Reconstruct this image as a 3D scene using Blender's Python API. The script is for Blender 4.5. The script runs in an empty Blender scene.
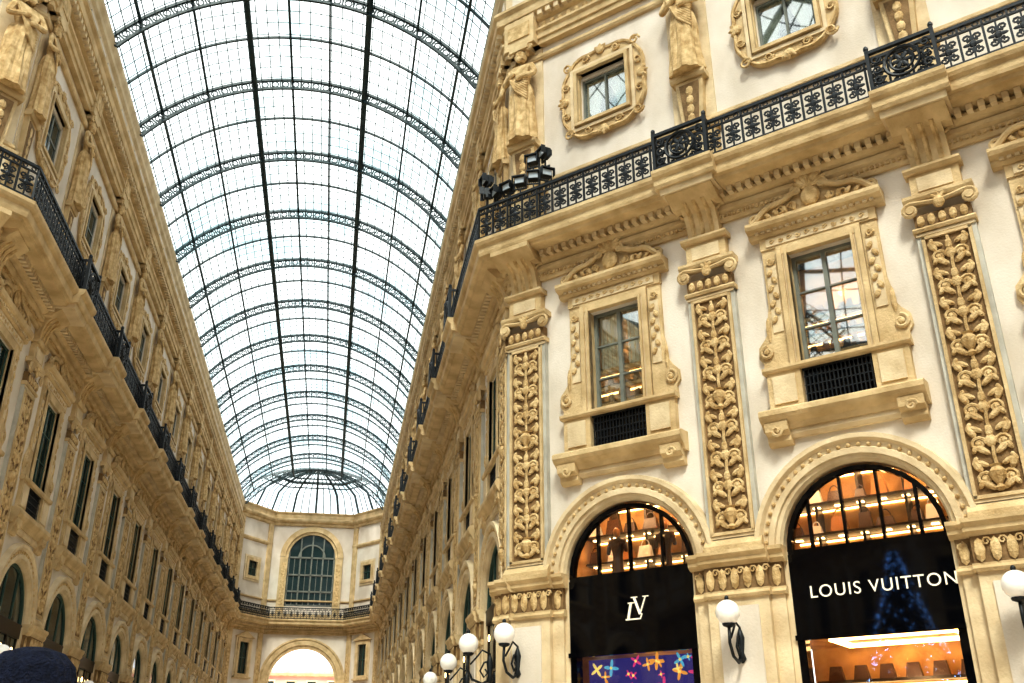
import bpy, math, random
from mathutils import Vector, Matrix
random.seed(4)
scn=bpy.context.scene
pi=math.pi; q=math.sqrt(.5)
# ------------------------------------------------------------------ materials
def newmat(name):
    m=bpy.data.materials.new(name); m.use_nodes=True
    nt=m.node_tree; nt.nodes.clear()
    out=nt.nodes.new('ShaderNodeOutputMaterial')
    return m,nt,out
def stone(name,c1,c2,rough=.75,scale=1.2,bump=.25,bscale=14,metal=0,spec=.3,streak=0):
    m,nt,out=newmat(name)
    b=nt.nodes.new('ShaderNodeBsdfPrincipled'); b.inputs['Roughness'].default_value=rough
    b.inputs['Metallic'].default_value=metal; b.inputs['Specular IOR Level'].default_value=spec
    g=nt.nodes.new('ShaderNodeNewGeometry')
    mp=nt.nodes.new('ShaderNodeMapping'); nt.links.new(g.outputs['Position'],mp.inputs[0])
    mp.inputs['Scale'].default_value=(1,1,1-.75*streak)
    n=nt.nodes.new('ShaderNodeTexNoise'); n.inputs['Scale'].default_value=scale; n.inputs['Detail'].default_value=6
    nt.links.new(mp.outputs[0],n.inputs['Vector'])
    r=nt.nodes.new('ShaderNodeValToRGB'); nt.links.new(n.outputs['Fac'],r.inputs[0])
    r.color_ramp.elements[0].position=.35; r.color_ramp.elements[1].position=.65
    r.color_ramp.elements[0].color=(*c1,1); r.color_ramp.elements[1].color=(*c2,1)
    nt.links.new(r.outputs[0],b.inputs['Base Color'])
    n2=nt.nodes.new('ShaderNodeTexNoise'); n2.inputs['Scale'].default_value=bscale; n2.inputs['Detail'].default_value=5
    nt.links.new(g.outputs['Position'],n2.inputs['Vector'])
    bp=nt.nodes.new('ShaderNodeBump'); bp.inputs['Strength'].default_value=bump; bp.inputs['Distance'].default_value=.05
    nt.links.new(n2.outputs['Fac'],bp.inputs['Height']); nt.links.new(bp.outputs[0],b.inputs['Normal'])
    nt.links.new(b.outputs[0],out.inputs[0]); return m
def plain(name,c,rough=.4,metal=0,emit=None,es=1,spec=.5):
    m,nt,out=newmat(name)
    b=nt.nodes.new('ShaderNodeBsdfPrincipled'); b.inputs['Specular IOR Level'].default_value=spec
    b.inputs['Base Color'].default_value=(*c,1); b.inputs['Roughness'].default_value=rough; b.inputs['Metallic'].default_value=metal
    if emit: b.inputs['Emission Color'].default_value=(*emit,1); b.inputs['Emission Strength'].default_value=es
    nt.links.new(b.outputs[0],out.inputs[0]); return m
M={}
M['stucco']=stone('cream_stucco',(.64,.565,.475),(.78,.71,.63),.85,.9,.15,20,streak=.5)
M['stone']=stone('ochre_stone',(.50,.36,.19),(.71,.55,.325),.75,1.6,.45,16)
M['carved']=stone('carved_ochre_stone',(.46,.30,.13),(.74,.56,.31),.7,5,.6,30)
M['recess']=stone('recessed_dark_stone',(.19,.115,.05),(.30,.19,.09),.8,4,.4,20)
M['border']=stone('grey_marble_border',(.42,.40,.35),(.57,.55,.49),.5,2,.1,20)
M['pale']=stone('pale_stone',(.58,.45,.28),(.76,.63,.43),.75,1.6,.3,16)
M['iron']=plain('painted_iron',(.008,.011,.014),.5,.2)
M['roofiron']=plain('roof_iron',(.012,.034,.040),.55,.1)
M['bar']=plain('glazing_bar',(.06,.12,.14),.6)
M['black']=plain('polished_black_panel',(.002,.002,.003),.04,0,None,1,.35)
M['letters']=plain('sign_letters',(.85,.78,.62),.4,0,(1,.9,.7),.3)
M['sash']=stone('grey_wood_sash',(.16,.17,.15),(.22,.23,.20),.6,3,.1)
M['gsash']=plain('green_painted_sash',(.03,.075,.06),.5)
M['bronze']=plain('dark_bronze_frame',(.03,.018,.010),.4,.3)
M['milk']=plain('opal_globe_glass',(.9,.88,.84),.15,0,(1,.93,.85),.1)
M['warm']=plain('shop_light',(1,.8,.5),.5,0,(1,.66,.28),7)
M['warmwall']=stone('shop_wood_wall',(.44,.23,.08),(.66,.40,.16),.5,2,.1)
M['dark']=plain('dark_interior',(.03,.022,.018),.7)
M['bag']=plain('brown_leather',(.06,.024,.012),.4)
M['bag2']=plain('tan_leather',(.40,.18,.06),.4)
M['curtain']=plain('white_curtain',(.75,.75,.73),.8)
M['magenta']=plain('magenta_star',(.6,.03,.2),.4,0,(1,.1,.35),.45)
M['orange']=plain('orange_star',(.8,.35,.05),.4,0,(1,.5,.1),.5)
M['yellow']=plain('yellow_star',(.9,.7,.1),.4,0,(1,.8,.3),.6)
M['indigo']=plain('indigo_display_panel',(.03,.03,.22),.4,0,(.1,.08,.5),.25)
M['cyan']=plain('cyan_star',(.1,.5,.7),.4,0,(.2,.7,1),.4)
M['bluebulb']=plain('blue_bulb',(.1,.3,1),.4,0,(.15,.4,1),26)
M['needle']=plain('fir_needles',(.004,.012,.009),.9,0,None,1,.05)
M['pink']=stone('pink_plaster',(.55,.30,.26),(.66,.40,.34),.9,.3,.1)
M['wool']=stone('navy_wool',(.008,.011,.03),(.02,.028,.07),.95,60,.8,160)
M['coat']=plain('dark_coat',(.015,.015,.02),.9)
M['skin']=plain('skin',(.55,.33,.24),.6)
M['hair']=plain('brown_hair',(.05,.03,.02),.7)
M['lens']=plain('floodlight_lens',(.45,.5,.55),.1)
M['dglass']=plain('dark_window_glass',(.012,.03,.03),.06,0,None,1,.6)
def glassmix(name,tint,fac):
    m,nt,out=newmat(name)
    t=nt.nodes.new('ShaderNodeBsdfTransparent'); t.inputs[0].default_value=(*tint,1)
    g=nt.nodes.new('ShaderNodeBsdfGlossy'); g.inputs['Roughness'].default_value=.02
    mx=nt.nodes.new('ShaderNodeMixShader'); mx.inputs[0].default_value=fac
    nt.links.new(t.outputs[0],mx.inputs[1]); nt.links.new(g.outputs[0],mx.inputs[2]); nt.links.new(mx.outputs[0],out.inputs[0]); return m
M['sglass']=glassmix('shop_window_glass',(.96,.96,.96),.05)
M['wglass']=glassmix('upper_window_glass',(.85,.88,.84),.30)
m,nt,out=newmat('roof_glass')
t=nt.nodes.new('ShaderNodeBsdfTransparent'); tr=nt.nodes.new('ShaderNodeBsdfTranslucent')
g=nt.nodes.new('ShaderNodeNewGeometry'); n=nt.nodes.new('ShaderNodeTexNoise'); n.inputs['Scale'].default_value=.3; n.inputs['Detail'].default_value=5
nt.links.new(g.outputs['Position'],n.inputs['Vector'])
r=nt.nodes.new('ShaderNodeValToRGB'); nt.links.new(n.outputs['Fac'],r.inputs[0])
r.color_ramp.elements[0].position=.34; r.color_ramp.elements[1].position=.52
r.color_ramp.elements[0].color=(.56,.74,.78,1); r.color_ramp.elements[1].color=(.96,1,1,1)
nt.links.new(r.outputs[0],t.inputs[0]); tr.inputs[0].default_value=(.85,.93,.95,1)
mx=nt.nodes.new('ShaderNodeMixShader'); mx.inputs[0].default_value=.10
nt.links.new(t.outputs[0],mx.inputs[1]); nt.links.new(tr.outputs[0],mx.inputs[2]); nt.links.new(mx.outputs[0],out.inputs[0]); M['rglass']=m
m,nt,out=newmat('marble_mosaic_floor')
b=nt.nodes.new('ShaderNodeBsdfPrincipled'); b.inputs['Roughness'].default_value=.3
g=nt.nodes.new('ShaderNodeNewGeometry'); ck=nt.nodes.new('ShaderNodeTexChecker'); ck.inputs['Scale'].default_value=.6
ck.inputs[1].default_value=(.70,.60,.47,1); ck.inputs[2].default_value=(.54,.45,.34,1)
nt.links.new(g.outputs['Position'],ck.inputs[0]); nt.links.new(ck.outputs[0],b.inputs['Base Color']); nt.links.new(b.outputs[0],out.inputs[0]); M['floor']=m

# ------------------------------------------------------------------ mesh builder
class MB:
    def __init__(s): s.v=[];s.f=[];s.m=[];s.slots=[]
    def mi(s,m):
        if m not in s.slots: s.slots.append(m)
        return s.slots.index(m)
    def add(s,vs,fs,m):
        o=len(s.v); s.v.extend([tuple(p) for p in vs]); k=s.mi(m)
        for f in fs: s.f.append([i+o for i in f]); s.m.append(k)
    def box(s,x0,x1,y0,y1,z0,z1,m):
        s.add([(x0,y0,z0),(x1,y0,z0),(x1,y1,z0),(x0,y1,z0),(x0,y0,z1),(x1,y0,z1),(x1,y1,z1),(x0,y1,z1)],
              [(0,3,2,1),(4,5,6,7),(0,1,5,4),(1,2,6,5),(2,3,7,6),(3,0,4,7)],m)
    def frust(s,c0,h0,c1,h1,z0,z1,m):
        P=[]
        for (c,h,z) in ((c0,h0,z0),(c1,h1,z1)):
            P+=[(c[0]-h[0],c[1]-h[1],z),(c[0]+h[0],c[1]-h[1],z),(c[0]+h[0],c[1]+h[1],z),(c[0]-h[0],c[1]+h[1],z)]
        s.add(P,[(0,3,2,1),(4,5,6,7),(0,1,5,4),(1,2,6,5),(2,3,7,6),(3,0,4,7)],m)
    def ext(s,pts,y0,y1,m):
        n=len(pts)
        s.add([(x,y0,z) for x,z in pts]+[(x,y1,z) for x,z in pts],
              [tuple(range(n)),tuple(range(2*n-1,n-1,-1))]+[(i,i+n,(i+1)%n+n,(i+1)%n) for i in range(n)],m)
    def ring(s,po,pin,y0,y1,m,closed=True):
        n=len(po); V=[(x,y0,z) for x,z in po]+[(x,y0,z) for x,z in pin]+[(x,y1,z) for x,z in po]+[(x,y1,z) for x,z in pin]
        F=[]
        for i in range(n if closed else n-1):
            j=(i+1)%n
            F+=[(i,j,j+n,i+n),(i,i+2*n,j+2*n,j),(i+n,j+n,j+3*n,i+3*n)]
        s.add(V,F,m)
    def mold(s,prof,x0,x1,m,k0=0,k1=0):
        n=len(prof)
        V=[(x0-o*k0,-o,z) for o,z in prof]+[(x1+o*k1,-o,z) for o,z in prof]
        s.add(V,[(i,i+1,i+1+n,i+n) for i in range(n-1)]+[tuple(range(n-1,-1,-1)),tuple(range(n,2*n))],m)
    def archmold(s,prof,cx,cz,m,a0=0,a1=pi,n=24):
        k=len(prof);V=[];F=[]
        for i in range(n+1):
            a=a0+(a1-a0)*i/n
            V+=[(cx+r*math.cos(a),-o,cz+r*math.sin(a)) for r,o in prof]
        for i in range(n):
            for j in range(k-1): F.append((i*k+j,i*k+j+1,(i+1)*k+j+1,(i+1)*k+j))
        s.add(V,F,m)
    def tube(s,P,r,m,n=5,r1=None,ref=(0,1,0),cap=True):
        P=[Vector(p) for p in P];V=[];F=[];L=len(P)
        for i,p in enumerate(P):
            d=(P[min(i+1,L-1)]-P[max(i-1,0)])
            if d.length<1e-9: d=Vector((0,0,1))
            d.normalize(); rf=Vector(ref)
            if abs(d.dot(rf))>.95: rf=Vector((1,0,0))
            a=d.cross(rf).normalized(); b=d.cross(a)
            rr=r if r1 is None else r+(r1-r)*i/(L-1)
            for j in range(n):
                t=2*pi*(j+.5)/n; V.append(p+a*rr*math.cos(t)+b*rr*math.sin(t))
        for i in range(L-1):
            for j in range(n): F.append((i*n+j,i*n+(j+1)%n,(i+1)*n+(j+1)%n,(i+1)*n+j))
        if cap: F+=[tuple(range(n-1,-1,-1)),tuple(range((L-1)*n,L*n))]
        s.add(V,F,m)
    def ell(s,c,r,m,ang=0,seg=8,rg=5):
        V=[];F=[];ca,sa=math.cos(ang),math.sin(ang)
        for i in range(rg+1):
            ph=pi*i/rg
            for j in range(seg):
                t=2*pi*j/seg
                x,y,z=r[0]*math.sin(ph)*math.cos(t),r[1]*math.sin(ph)*math.sin(t),r[2]*math.cos(ph)
                V.append((c[0]+x*ca-z*sa,c[1]+y,c[2]+x*sa+z*ca))
        for i in range(rg):
            for j in range(seg): F.append((i*seg+j,i*seg+(j+1)%seg,(i+1)*seg+(j+1)%seg,(i+1)*seg+j))
        s.add(V,F,m)
    def scroll(s,cx,cz,R,m,y=-.05,rad=.03,turns=1.4,a0=0,dr=1,n=14,sides=5,k=.25):
        P=[]
        for i in range(n+1):
            t=i/n; a=a0+dr*turns*2*pi*t; rr=R*(1-t*(1-k))
            P.append((cx+rr*math.cos(a),y,cz+rr*math.sin(a)))
        s.tube(P,rad,m,sides,rad*.8)
    def leaf(s,cx,cz,L,W,ang,m,y=-.04,d=.045):
        s.ell((cx+L*.5*math.cos(ang),y,cz+L*.5*math.sin(ang)),(L*.55,d,W*.5),m,ang,6,4)
    def lathe(s,prof,c,m,seg=12,fold=None):
        V=[];F=[];k=len(prof)
        for r,z in prof:
            for j in range(seg):
                a=2*pi*j/seg; rr=r*(1+(fold(a,z) if fold else 0))
                V.append((c[0]+rr*math.cos(a),c[1]+rr*math.sin(a),c[2]+z))
        for i in range(k-1):
            for j in range(seg): F.append((i*seg+j,i*seg+(j+1)%seg,(i+1)*seg+(j+1)%seg,(i+1)*seg+j))
        F+=[tuple(range(seg-1,-1,-1)),tuple(range((k-1)*seg,k*seg))]
        s.add(V,F,m)
    def skin(s,V,E,R,m,sub=1,T=None):
        me=bpy.data.meshes.new('t');me.from_pydata(V,E,[]);ob=bpy.data.objects.new('t',me);scn.collection.objects.link(ob)
        ob.modifiers.new('s','SKIN');
        sv=me.skin_vertices[0].data
        for i,r in enumerate(R): sv[i].radius=(r,r) if not isinstance(r,tuple) else r
        sv[0].use_root=True
        md=ob.modifiers.new('u','SUBSURF');md.levels=sub;md.render_levels=sub
        dg=bpy.context.evaluated_depsgraph_get();ev=ob.evaluated_get(dg);em=ev.to_mesh()
        vs=[tuple(v.co) for v in em.vertices];fs=[tuple(p.vertices) for p in em.polygons];ev.to_mesh_clear()
        if T: vs=[T(p) for p in vs]
        bpy.data.objects.remove(ob);bpy.data.meshes.remove(me)
        s.add(vs,fs,m)
    def mesh(s,name,smooth=False):
        me=bpy.data.meshes.new(name);me.from_pydata(s.v,[],s.f)
        for k in s.slots: me.materials.append(M[k])
        me.polygons.foreach_set('material_index',s.m)
        if smooth: me.polygons.foreach_set('use_smooth',[True]*len(s.f))
        me.update();return me
def obj(name,me,loc=(0,0,0),rz=0,parent=None,scale=None):
    o=bpy.data.objects.new(name,me);scn.collection.objects.link(o)
    o.location=loc;o.rotation_euler=(0,0,rz)
    if scale:o.scale=scale
    if parent:o.parent=parent
    return o
FR={'shop':((7.25,0,0),-pi/4),'right':((7,0,0),-pi/2),'left':((-7,0,0),pi/2),'end':((0,74.45,0),0),
    'cr':((5.5,72.45,0),-math.atan2(4,3)),'cl':((-5.5,72.45,0),math.atan2(4,3)),'lshop':((-7.25,0,0),pi/4)}
def place(name,me,fr,x,parent=None,out=0,z=0,sc=None):
    o0,a=FR[fr]
    p=Vector(o0)+Vector((math.cos(a),math.sin(a),0))*x+Vector((math.sin(a),-math.cos(a),0))*out+Vector((0,0,z))
    return obj(name,me,p,a,parent,sc)
B=5.4; ZS=5.95; RA=1.70

def sheet(mb,x0,x1,z0,z1,cx,holes,th,m):
    z=z0
    for hw,za,zb,arch in holes:
        if za>z: mb.box(x0,x1,0,th,z,za,m)
        mb.box(x0,cx-hw,0,th,za,zb,m); mb.box(cx+hw,x1,0,th,za,zb,m)
        z=zb
        if arch:
            top=zb+hw+.15; n=20
            mb.box(x0,cx-hw,0,th,zb,top,m); mb.box(cx+hw,x1,0,th,zb,top,m)
            V=[];F=[]
            for i in range(n+1):
                a=pi*i/n; x=cx+hw*math.cos(a); zz=zb+hw*math.sin(a)
                V+=[(x,0,zz),(x,0,top),(x,th,zz)]
            for i in range(n): F+=[(3*i,3*i+1,3*i+4,3*i+3),(3*i,3*i+3,3*i+5,3*i+2)]
            mb.add(V,F,m); z=top
    if z1>z: mb.box(x0,x1,0,th,z,z1,m)

mb=MB(); sheet(mb,-B/2,B/2,0,26,0,[(RA,0,ZS,True),(.75,9.0,12.8,False),(.75,18.9,20.5,False)],.4,'stucco')
me_bay=mb.mesh('bay_wall')
# ---- pier
mb=MB()
mb.box(-.98,.98,-.12,.1,0,5.2,'pale'); mb.box(-.68,.68,-.26,0,0,5.15,'pale'); mb.box(-.45,.45,-.30,0,1.3,4.9,'stucco')
mb.box(-1.04,1.04,-.20,.1,0,1.0,'border'); mb.box(-.76,.76,-.34,0,0,1.0,'border')
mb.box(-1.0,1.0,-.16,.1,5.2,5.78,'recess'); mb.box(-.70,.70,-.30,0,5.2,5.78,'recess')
for x0,x1,o in ((-1.04,1.04,.12),(-.74,.74,.26)):
    mb.mold([(0,5.08),(o+.06,5.08),(o+.09,5.14),(o+.05,5.2),(o+.05,5.24),(0,5.24)],x0,x1,'stone')
    mb.mold([(0,5.74),(o+.05,5.74),(o+.16,5.82),(o+.16,5.9),(o+.24,5.98),(o+.24,6.06),(0,6.06)],x0-.04,x1+.04,'stone')
for i in range(5):
    x=-.56+.28*i
    mb.leaf(x,5.26,.42,.2,pi/2,'carved',-.33,.05); mb.scroll(x+.14,5.62,.085,'carved',-.33,.025,1.2,0,1,8,4)
for sx in (-1,1):
    mb.leaf(sx*.86,5.26,.42,.2,pi/2,'carved',-.18,.05); mb.scroll(sx*.9,5.6,.08,'carved',-.2,.025,1.2,0,sx,8,4)
me_pier=mb.mesh('pier')
# ---- pilaster with carved panel
mb=MB()
mb.mold([(0,6.06),(.3,6.06),(.3,6.2),(.24,6.28),(.2,6.34),(0,6.34)],-.66,.66,'stone')
mb.box(-.6,.6,-.16,0,6.3,12.35,'border')
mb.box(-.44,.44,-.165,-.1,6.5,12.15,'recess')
for x in (-.47,.47): mb.box(x-.035,x+.035,-.23,-.1,6.45,12.2,'stone')
for z in (6.47,12.17): mb.box(-.5,.5,-.23,-.1,z-.035,z+.035,'stone')
for z in (6.4,12.27): mb.box(-.6,.6,-.2,0,z-.03,z+.03,'pale')
nU=8; dz=(12.1-6.55)/nU
for i in range(nU):
    z=6.55+dz*i
    mb.tube([(0,-.2,z),(.03,-.2,z+dz*.5),(0,-.2,z+dz)],.035,'carved',5)
    if i in (0,4):
        mb.lathe([(.05,0),(.10,.05),(.05,.12),(.15,.28),(.17,.36),(.09,.46),(.13,.5)],(0,-.2,z),'carved',8)
    else:
        mb.ell((0,-.2,z+dz*.42),(.11,.06,.13),'carved'); mb.leaf(0,z+dz*.5,.28,.15,pi/2,'carved',-.2,.06)
    for sx in (-1,1):
        mb.scroll(sx*.23,z+dz*.36,.15,'carved',-.195,.04,1.5,(pi if sx>0 else 0),-sx,14,5)
        mb.leaf(sx*.06,z+dz*.05,.32,.14,pi/2-sx*.9,'carved',-.2,.05)
        mb.leaf(sx*.26,z+dz*.58,.26,.15,pi/2-sx*.5,'carved',-.2,.06)
        mb.leaf(sx*.12,z+dz*.72,.26,.12,pi/2-sx*1.1,'carved',-.2,.05)
        mb.leaf(sx*.36,z+dz*.12,.18,.11,pi/2+sx*.6,'carved',-.2,.05)
        mb.leaf(sx*.36,z+dz*.80,.16,.10,pi/2+sx*.3,'carved',-.2,.05)
        mb.ell((sx*.23,-.2,z+dz*.36),(.06,.05,.06),'carved',0,6,4)
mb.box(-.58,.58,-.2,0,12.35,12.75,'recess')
mb.mold([(0,12.32),(.24,12.32),(.27,12.38),(.22,12.44),(0,12.44)],-.64,.64,'stone')
for i in range(5): mb.leaf(-.44+.22*i,12.44,.26,.17,pi/2,'carved',-.24,.06)
for sx in (-1,1):
    mb.scroll(sx*.6,12.86,.17,'stone',-.28,.05,1.6,pi/2,-sx,18,6,.2); mb.tube([(sx*.6,-.2,12.86),(sx*.6,-.34,12.86)],.09,'stone',8)
mb.tube([(-.6,-.28,13.03),(-.3,-.28,12.98),(0,-.28,12.94),(.3,-.28,12.98),(.6,-.28,13.03)],.055,'stone',6)
mb.ell((0,-.3,12.9),(.13,.08,.15),'carved')
for a in (-.7,0,.7): mb.leaf(0,12.95,.24,.1,pi/2+a,'carved',-.3,.05)
mb.mold([(0,13.05),(.3,13.05),(.34,13.12),(.34,13.2),(0,13.2)],-.72,.72,'stone')
mb.box(-.52,.52,-.22,0,13.2,13.75,'stone'); mb.box(-.36,.36,-.25,0,13.3,13.65,'pale')
mb.mold([(0,13.75),(.3,13.75),(.36,13.82),(.36,13.88),(0,13.88)],-.6,.6,'stone')
mb.mold([(0,13.88),(.24,13.88),(.28,14.2),(.42,14.5),(.75,14.72),(.95,14.85),(.95,15.0),(0,15.0)],-.42,.42,'stone')
mb.mold([(0,14.62),(.62,14.62),(.80,14.74),(1.02,14.86),(1.02,15.0),(0,15.0)],-.62,.62,'stone')
for sx in (-1,1): mb.scroll(sx*.43,14.62,.16,'stone',-.3,.05,1.2,0,sx,10,5)
for x in (-.24,0,.24): mb.tube([(x,-.24,13.95),(x,-.30,14.22),(x,-.45,14.5),(x,-.72,14.70)],.06,'carved',5)
me_pil=mb.mesh('pilaster')
mb=MB()
mb.mold([(.9,15.02),(1.18,15.04),(1.22,15.12),(1.22,15.28),(1.3,15.34),(1.34,15.42),(1.34,15.505),(.9,15.505)],-.8,.8,'stone')
mb.mold([(.3,14.86),(1.08,14.88),(1.12,15.03),(.3,15.03)],-.7,.7,'pale')
me_brk=mb.mesh('balcony_break')

# ---- arch surround
mb=MB()
mb.archmold([(RA-.02,-.38),(RA-.02,.02),(RA+.03,.10),(RA+.10,.12),(RA+.12,.18),(RA+.24,.18),(RA+.27,.13),(RA+.38,.15),(RA+.44,.24),(RA+.54,.24),(RA+.58,0)],0,ZS,'pale')
for i in range(1,30):
    a=pi*i/30; mb.ell(((RA+.31)*math.cos(a),-.15,ZS+(RA+.31)*math.sin(a)),(.05,.05,.05),'carved',0,6,4)
mb.box(-RA-.03,-RA+.09,-.04,.4,0,ZS,'pale'); mb.box(RA-.09,RA+.03,-.04,.4,0,ZS,'pale')
me_arch=mb.mesh('arch_surround')

# ---- first-floor window surround
mb=MB()
def bx(sx,a,b,y0,y1,z0,z1,m):
    a,b=sorted((sx*a,sx*b)); mb.box(a,b,y0,y1,z0,z1,m)
for sx in (-1,1):
    bx(sx,.74,.98,-.14,0,9.95,13.0,'pale'); bx(sx,.86,.98,-.19,0,9.95,13.0,'stone'); bx(sx,.74,.80,-.19,.3,9.95,12.9,'stone')
    bx(sx,.98,1.34,-.10,0,9.95,13.05,'stone'); bx(sx,1.04,1.28,-.13,0,10.9,12.6,'pale')
    for k in range(7): mb.leaf(sx*1.16,12.5-.2*k,.2,.13,-pi/2+.5*(k%2*2-1),'carved',-.15,.045)
    mb.scroll(sx*1.16,12.72,.1,'carved',-.15,.03,1.3,0,sx,10,5)
    mb.ext([(sx*1.34,11.6),(sx*1.40,11.3),(sx*1.40,11.0),(sx*1.52,10.8),(sx*1.68,10.62),(sx*1.70,10.35),(sx*1.6,10.2),(sx*1.62,9.98),(sx*1.34,9.98)],-.09,0,'stone')
    mb.scroll(sx*1.48,10.45,.17,'stone',-.12,.05,1.3,pi/2,-sx,14,6); mb.leaf(sx*1.4,10.7,.6,.12,pi/2,'carved',-.1,.04)
    mb.ell((sx*1.48,-.12,10.45),(.07,.07,.07),'carved')
    bx(sx,.78,1.55,-.18,0,9.0,9.95,'stone'); bx(sx,.9,1.42,-.22,0,9.15,9.8,'pale')
    c=sx*1.42; mb.mold([(0,8.22),(.12,8.22),(.2,8.3),(.2,8.42),(.34,8.5),(.36,8.7),(0,8.7)],c-.26,c+.26,'stone')
    mb.scroll(c,8.5,.13,'stone',-.34,.04,1.2,0,sx,10,5)
mb.mold([(0,9.9),(.24,9.9),(.28,9.95),(.28,10.02),(0,10.02)],-1.62,1.62,'stone')
mb.mold([(0,8.55),(.2,8.55),(.26,8.66),(.4,8.76),(.46,8.84),(.46,8.95),(.38,9.0),(0,9.02)],-1.75,1.75,'stone')
mb.mold([(0,8.36),(.1,8.36),(.16,8.44),(.14,8.55),(0,8.55)],-1.2,1.2,'pale')
mb.box(-.98,.98,-.16,0,12.82,13.05,'stone'); mb.box(-1.36,1.36,-.14,0,13.05,13.36,'stone'); mb.box(-1.2,1.2,-.17,0,13.1,13.3,'pale')
for k in range(-5,6): mb.scroll(k*.21,13.2,.065,'carved',-.18,.022,1.1,0,1 if k%2 else -1,7,4)
mb.mold([(0,13.36),(.18,13.36),(.24,13.42),(.24,13.48),(.4,13.54),(.44,13.62),(.44,13.7),(0,13.72)],-1.58,1.58,'stone')
for k in range(-9,10): mb.box(k*.15-.045,k*.15+.045,-.3,0,13.44,13.53,'pale')
out=[];N=24
for i in range(N+1):
    t=i/N;x=-1.5+3.0*t;u=abs(x)/1.5
    out.append((x,13.72+.12+.62*(1-u)**.85+.10*math.cos(u*pi*3)*u))
mb.ext([(-1.5,13.7)]+out+[(1.5,13.7)],-.10,0,'stone')
for sx in (-1,1):
    P=[(sx*(1.5-1.25*k/8),-.2,13.80+.1*math.cos((1-k/9)*pi*3)*(1-k/9)+.6*(k/9)**.9+.04) for k in range(9)]
    mb.tube(P,.075,'stone',6); mb.scroll(sx*1.38,13.9,.14,'stone',-.2,.05,1.3,-pi/2,sx,14,6)
    mb.scroll(sx*.3,14.36,.13,'stone',-.22,.045,1.3,pi/2,-sx,12,6)
    mb.scroll(sx*.75,13.97,.13,'carved',-.16,.035,1.3,0,-sx,12,5); mb.scroll(sx*.45,14.0,.11,'carved',-.16,.035,1.3,pi,sx,12,5)
    for k in range(4): mb.leaf(sx*(.4+.2*k),13.84,.26,.12,pi/2-sx*(.2+.3*k)*.6,'carved',-.16,.05)
mb.ell((0,-.2,14.1),(.24,.1,.26),'carved',0,10,6)
for k in range(-3,4): mb.leaf(0,14.32,.62-.05*abs(k),.16,pi/2+k*.36,'carved',-.22,.07)
me_wins=mb.mesh('window_surround')
def sash(mat,gl):
    mb=MB()
    mb.box(-.75,-.66,.14,.24,10,12.82,mat);mb.box(.66,.75,.14,.24,10,12.82,mat);mb.box(-.75,.75,.14,.24,12.72,12.82,mat);mb.box(-.75,.75,.14,.24,9.95,10.08,mat)
    mb.box(-.05,.05,.13,.22,10,12.75,mat)
    for z in (10.95,11.85): mb.box(-.7,.7,.15,.21,z-.02,z+.02,mat)
    mb.box(-.75,.75,.20,.22,10,12.8,gl)
    mb.box(-.76,.76,.02,.3,9.02,9.92,'black')
    mb.box(-.76,.76,-.1,-.04,9.86,9.93,'iron');mb.box(-.76,.76,-.1,-.04,9.03,9.1,'iron')
    for i in range(17): x=-.72+.09*i; mb.box(x-.01,x+.01,-.09,-.06,9.05,9.9,'iron')
    for z in (9.3,9.5,9.7): mb.box(-.74,.74,-.09,-.06,z-.01,z+.01,'iron')
    return mb
me_sash=sash('gsash','dglass').mesh('sash_window')
me_sash_h=sash('sash','wglass').mesh('sash_window_shop')

# ---- second-floor window surround
mb=MB()
def lobes(sc):
    P=[]
    for i in range(64):
        a=2*pi*i/64; c,s_=math.cos(a),math.sin(a)
        n=5.0; r=1/((abs(c)/1.18)**n+(abs(s_)/1.28)**n)**(1/n)
        r+= .16*max(0,math.cos(4*a))**3 + .07*math.cos(8*a+pi)
        P.append((r*c*sc,19.8+r*s_*sc))
    return P
inn=[]
for i in range(64):
    a=2*pi*i/64;c,s_=math.cos(a),math.sin(a); r=1/max(abs(c)/.78,abs(s_)/.88); inn.append((r*c,19.75+r*s_))
mb.ring(lobes(1.09),inn,-.13,0,'stone')
L=lobes(1.07); mb.tube([(x,-.14,z) for x,z in L+[L[0]]],.06,'carved',5,cap=False)
for (h,w,o,mt) in ((.80,.88,.26,'stone'),(.95,1.03,.19,'pale')):
    po=[(-h-.1,19.75-w-.1),(h+.1,19.75-w-.1),(h+.1,19.75+w+.1),(-h-.1,19.75+w+.1)];pn=[(-h,19.75-w),(h,19.75-w),(h,19.75+w),(-h,19.75+w)]
    mb.ring(po,pn,-o,.1,mt)
for sx in (-1,1):
    for sz in (-1,1):
        mb.scroll(sx*1.12,19.8+sz*1.22,.17,'carved',-.18,.04,1.4,0,sx*sz,12,5)
        mb.scroll(sx*.5,19.8+sz*1.28,.13,'carved',-.17,.035,1.4,0,-sx*sz,12,5)
        mb.scroll(sx*1.2,19.8+sz*.5,.13,'carved',-.17,.035,1.4,0,-sx*sz,12,5)
for a in range(4):
    A=a*pi/2; x=1.28*math.cos(A);z=19.8+1.42*math.sin(A); mb.ell((x,-.17,z),(.15,.08,.15),'carved')
    for k in (-1,0,1): mb.leaf(x*.95,19.8+(z-19.8)*.95,.28,.13,A+k*.7,'carved',-.18,.06)
me_upw=mb.mesh('upper_window_surround')
mb=MB()
mb.box(-.75,.75,.2,.22,18.9,20.5,'dglass')
for x in (-.72,0,.72): mb.box(x-.04,x+.04,.13,.22,18.9,20.5,'sash')
for z in (18.94,19.7,20.46): mb.box(-.75,.75,.14,.22,z-.035,z+.035,'sash')
me_upg=mb.mesh('upper_sash')
mb2=MB(); mb2.box(-.75,.75,.12,.13,18.9,20.5,'wglass')
for x in (-.72,0,.72): mb2.box(x-.03,x+.03,.06,.14,18.9,20.5,'sash')
for z in (18.94,20.46): mb2.box(-.75,.75,.06,.14,z-.03,z+.03,'sash')
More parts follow.
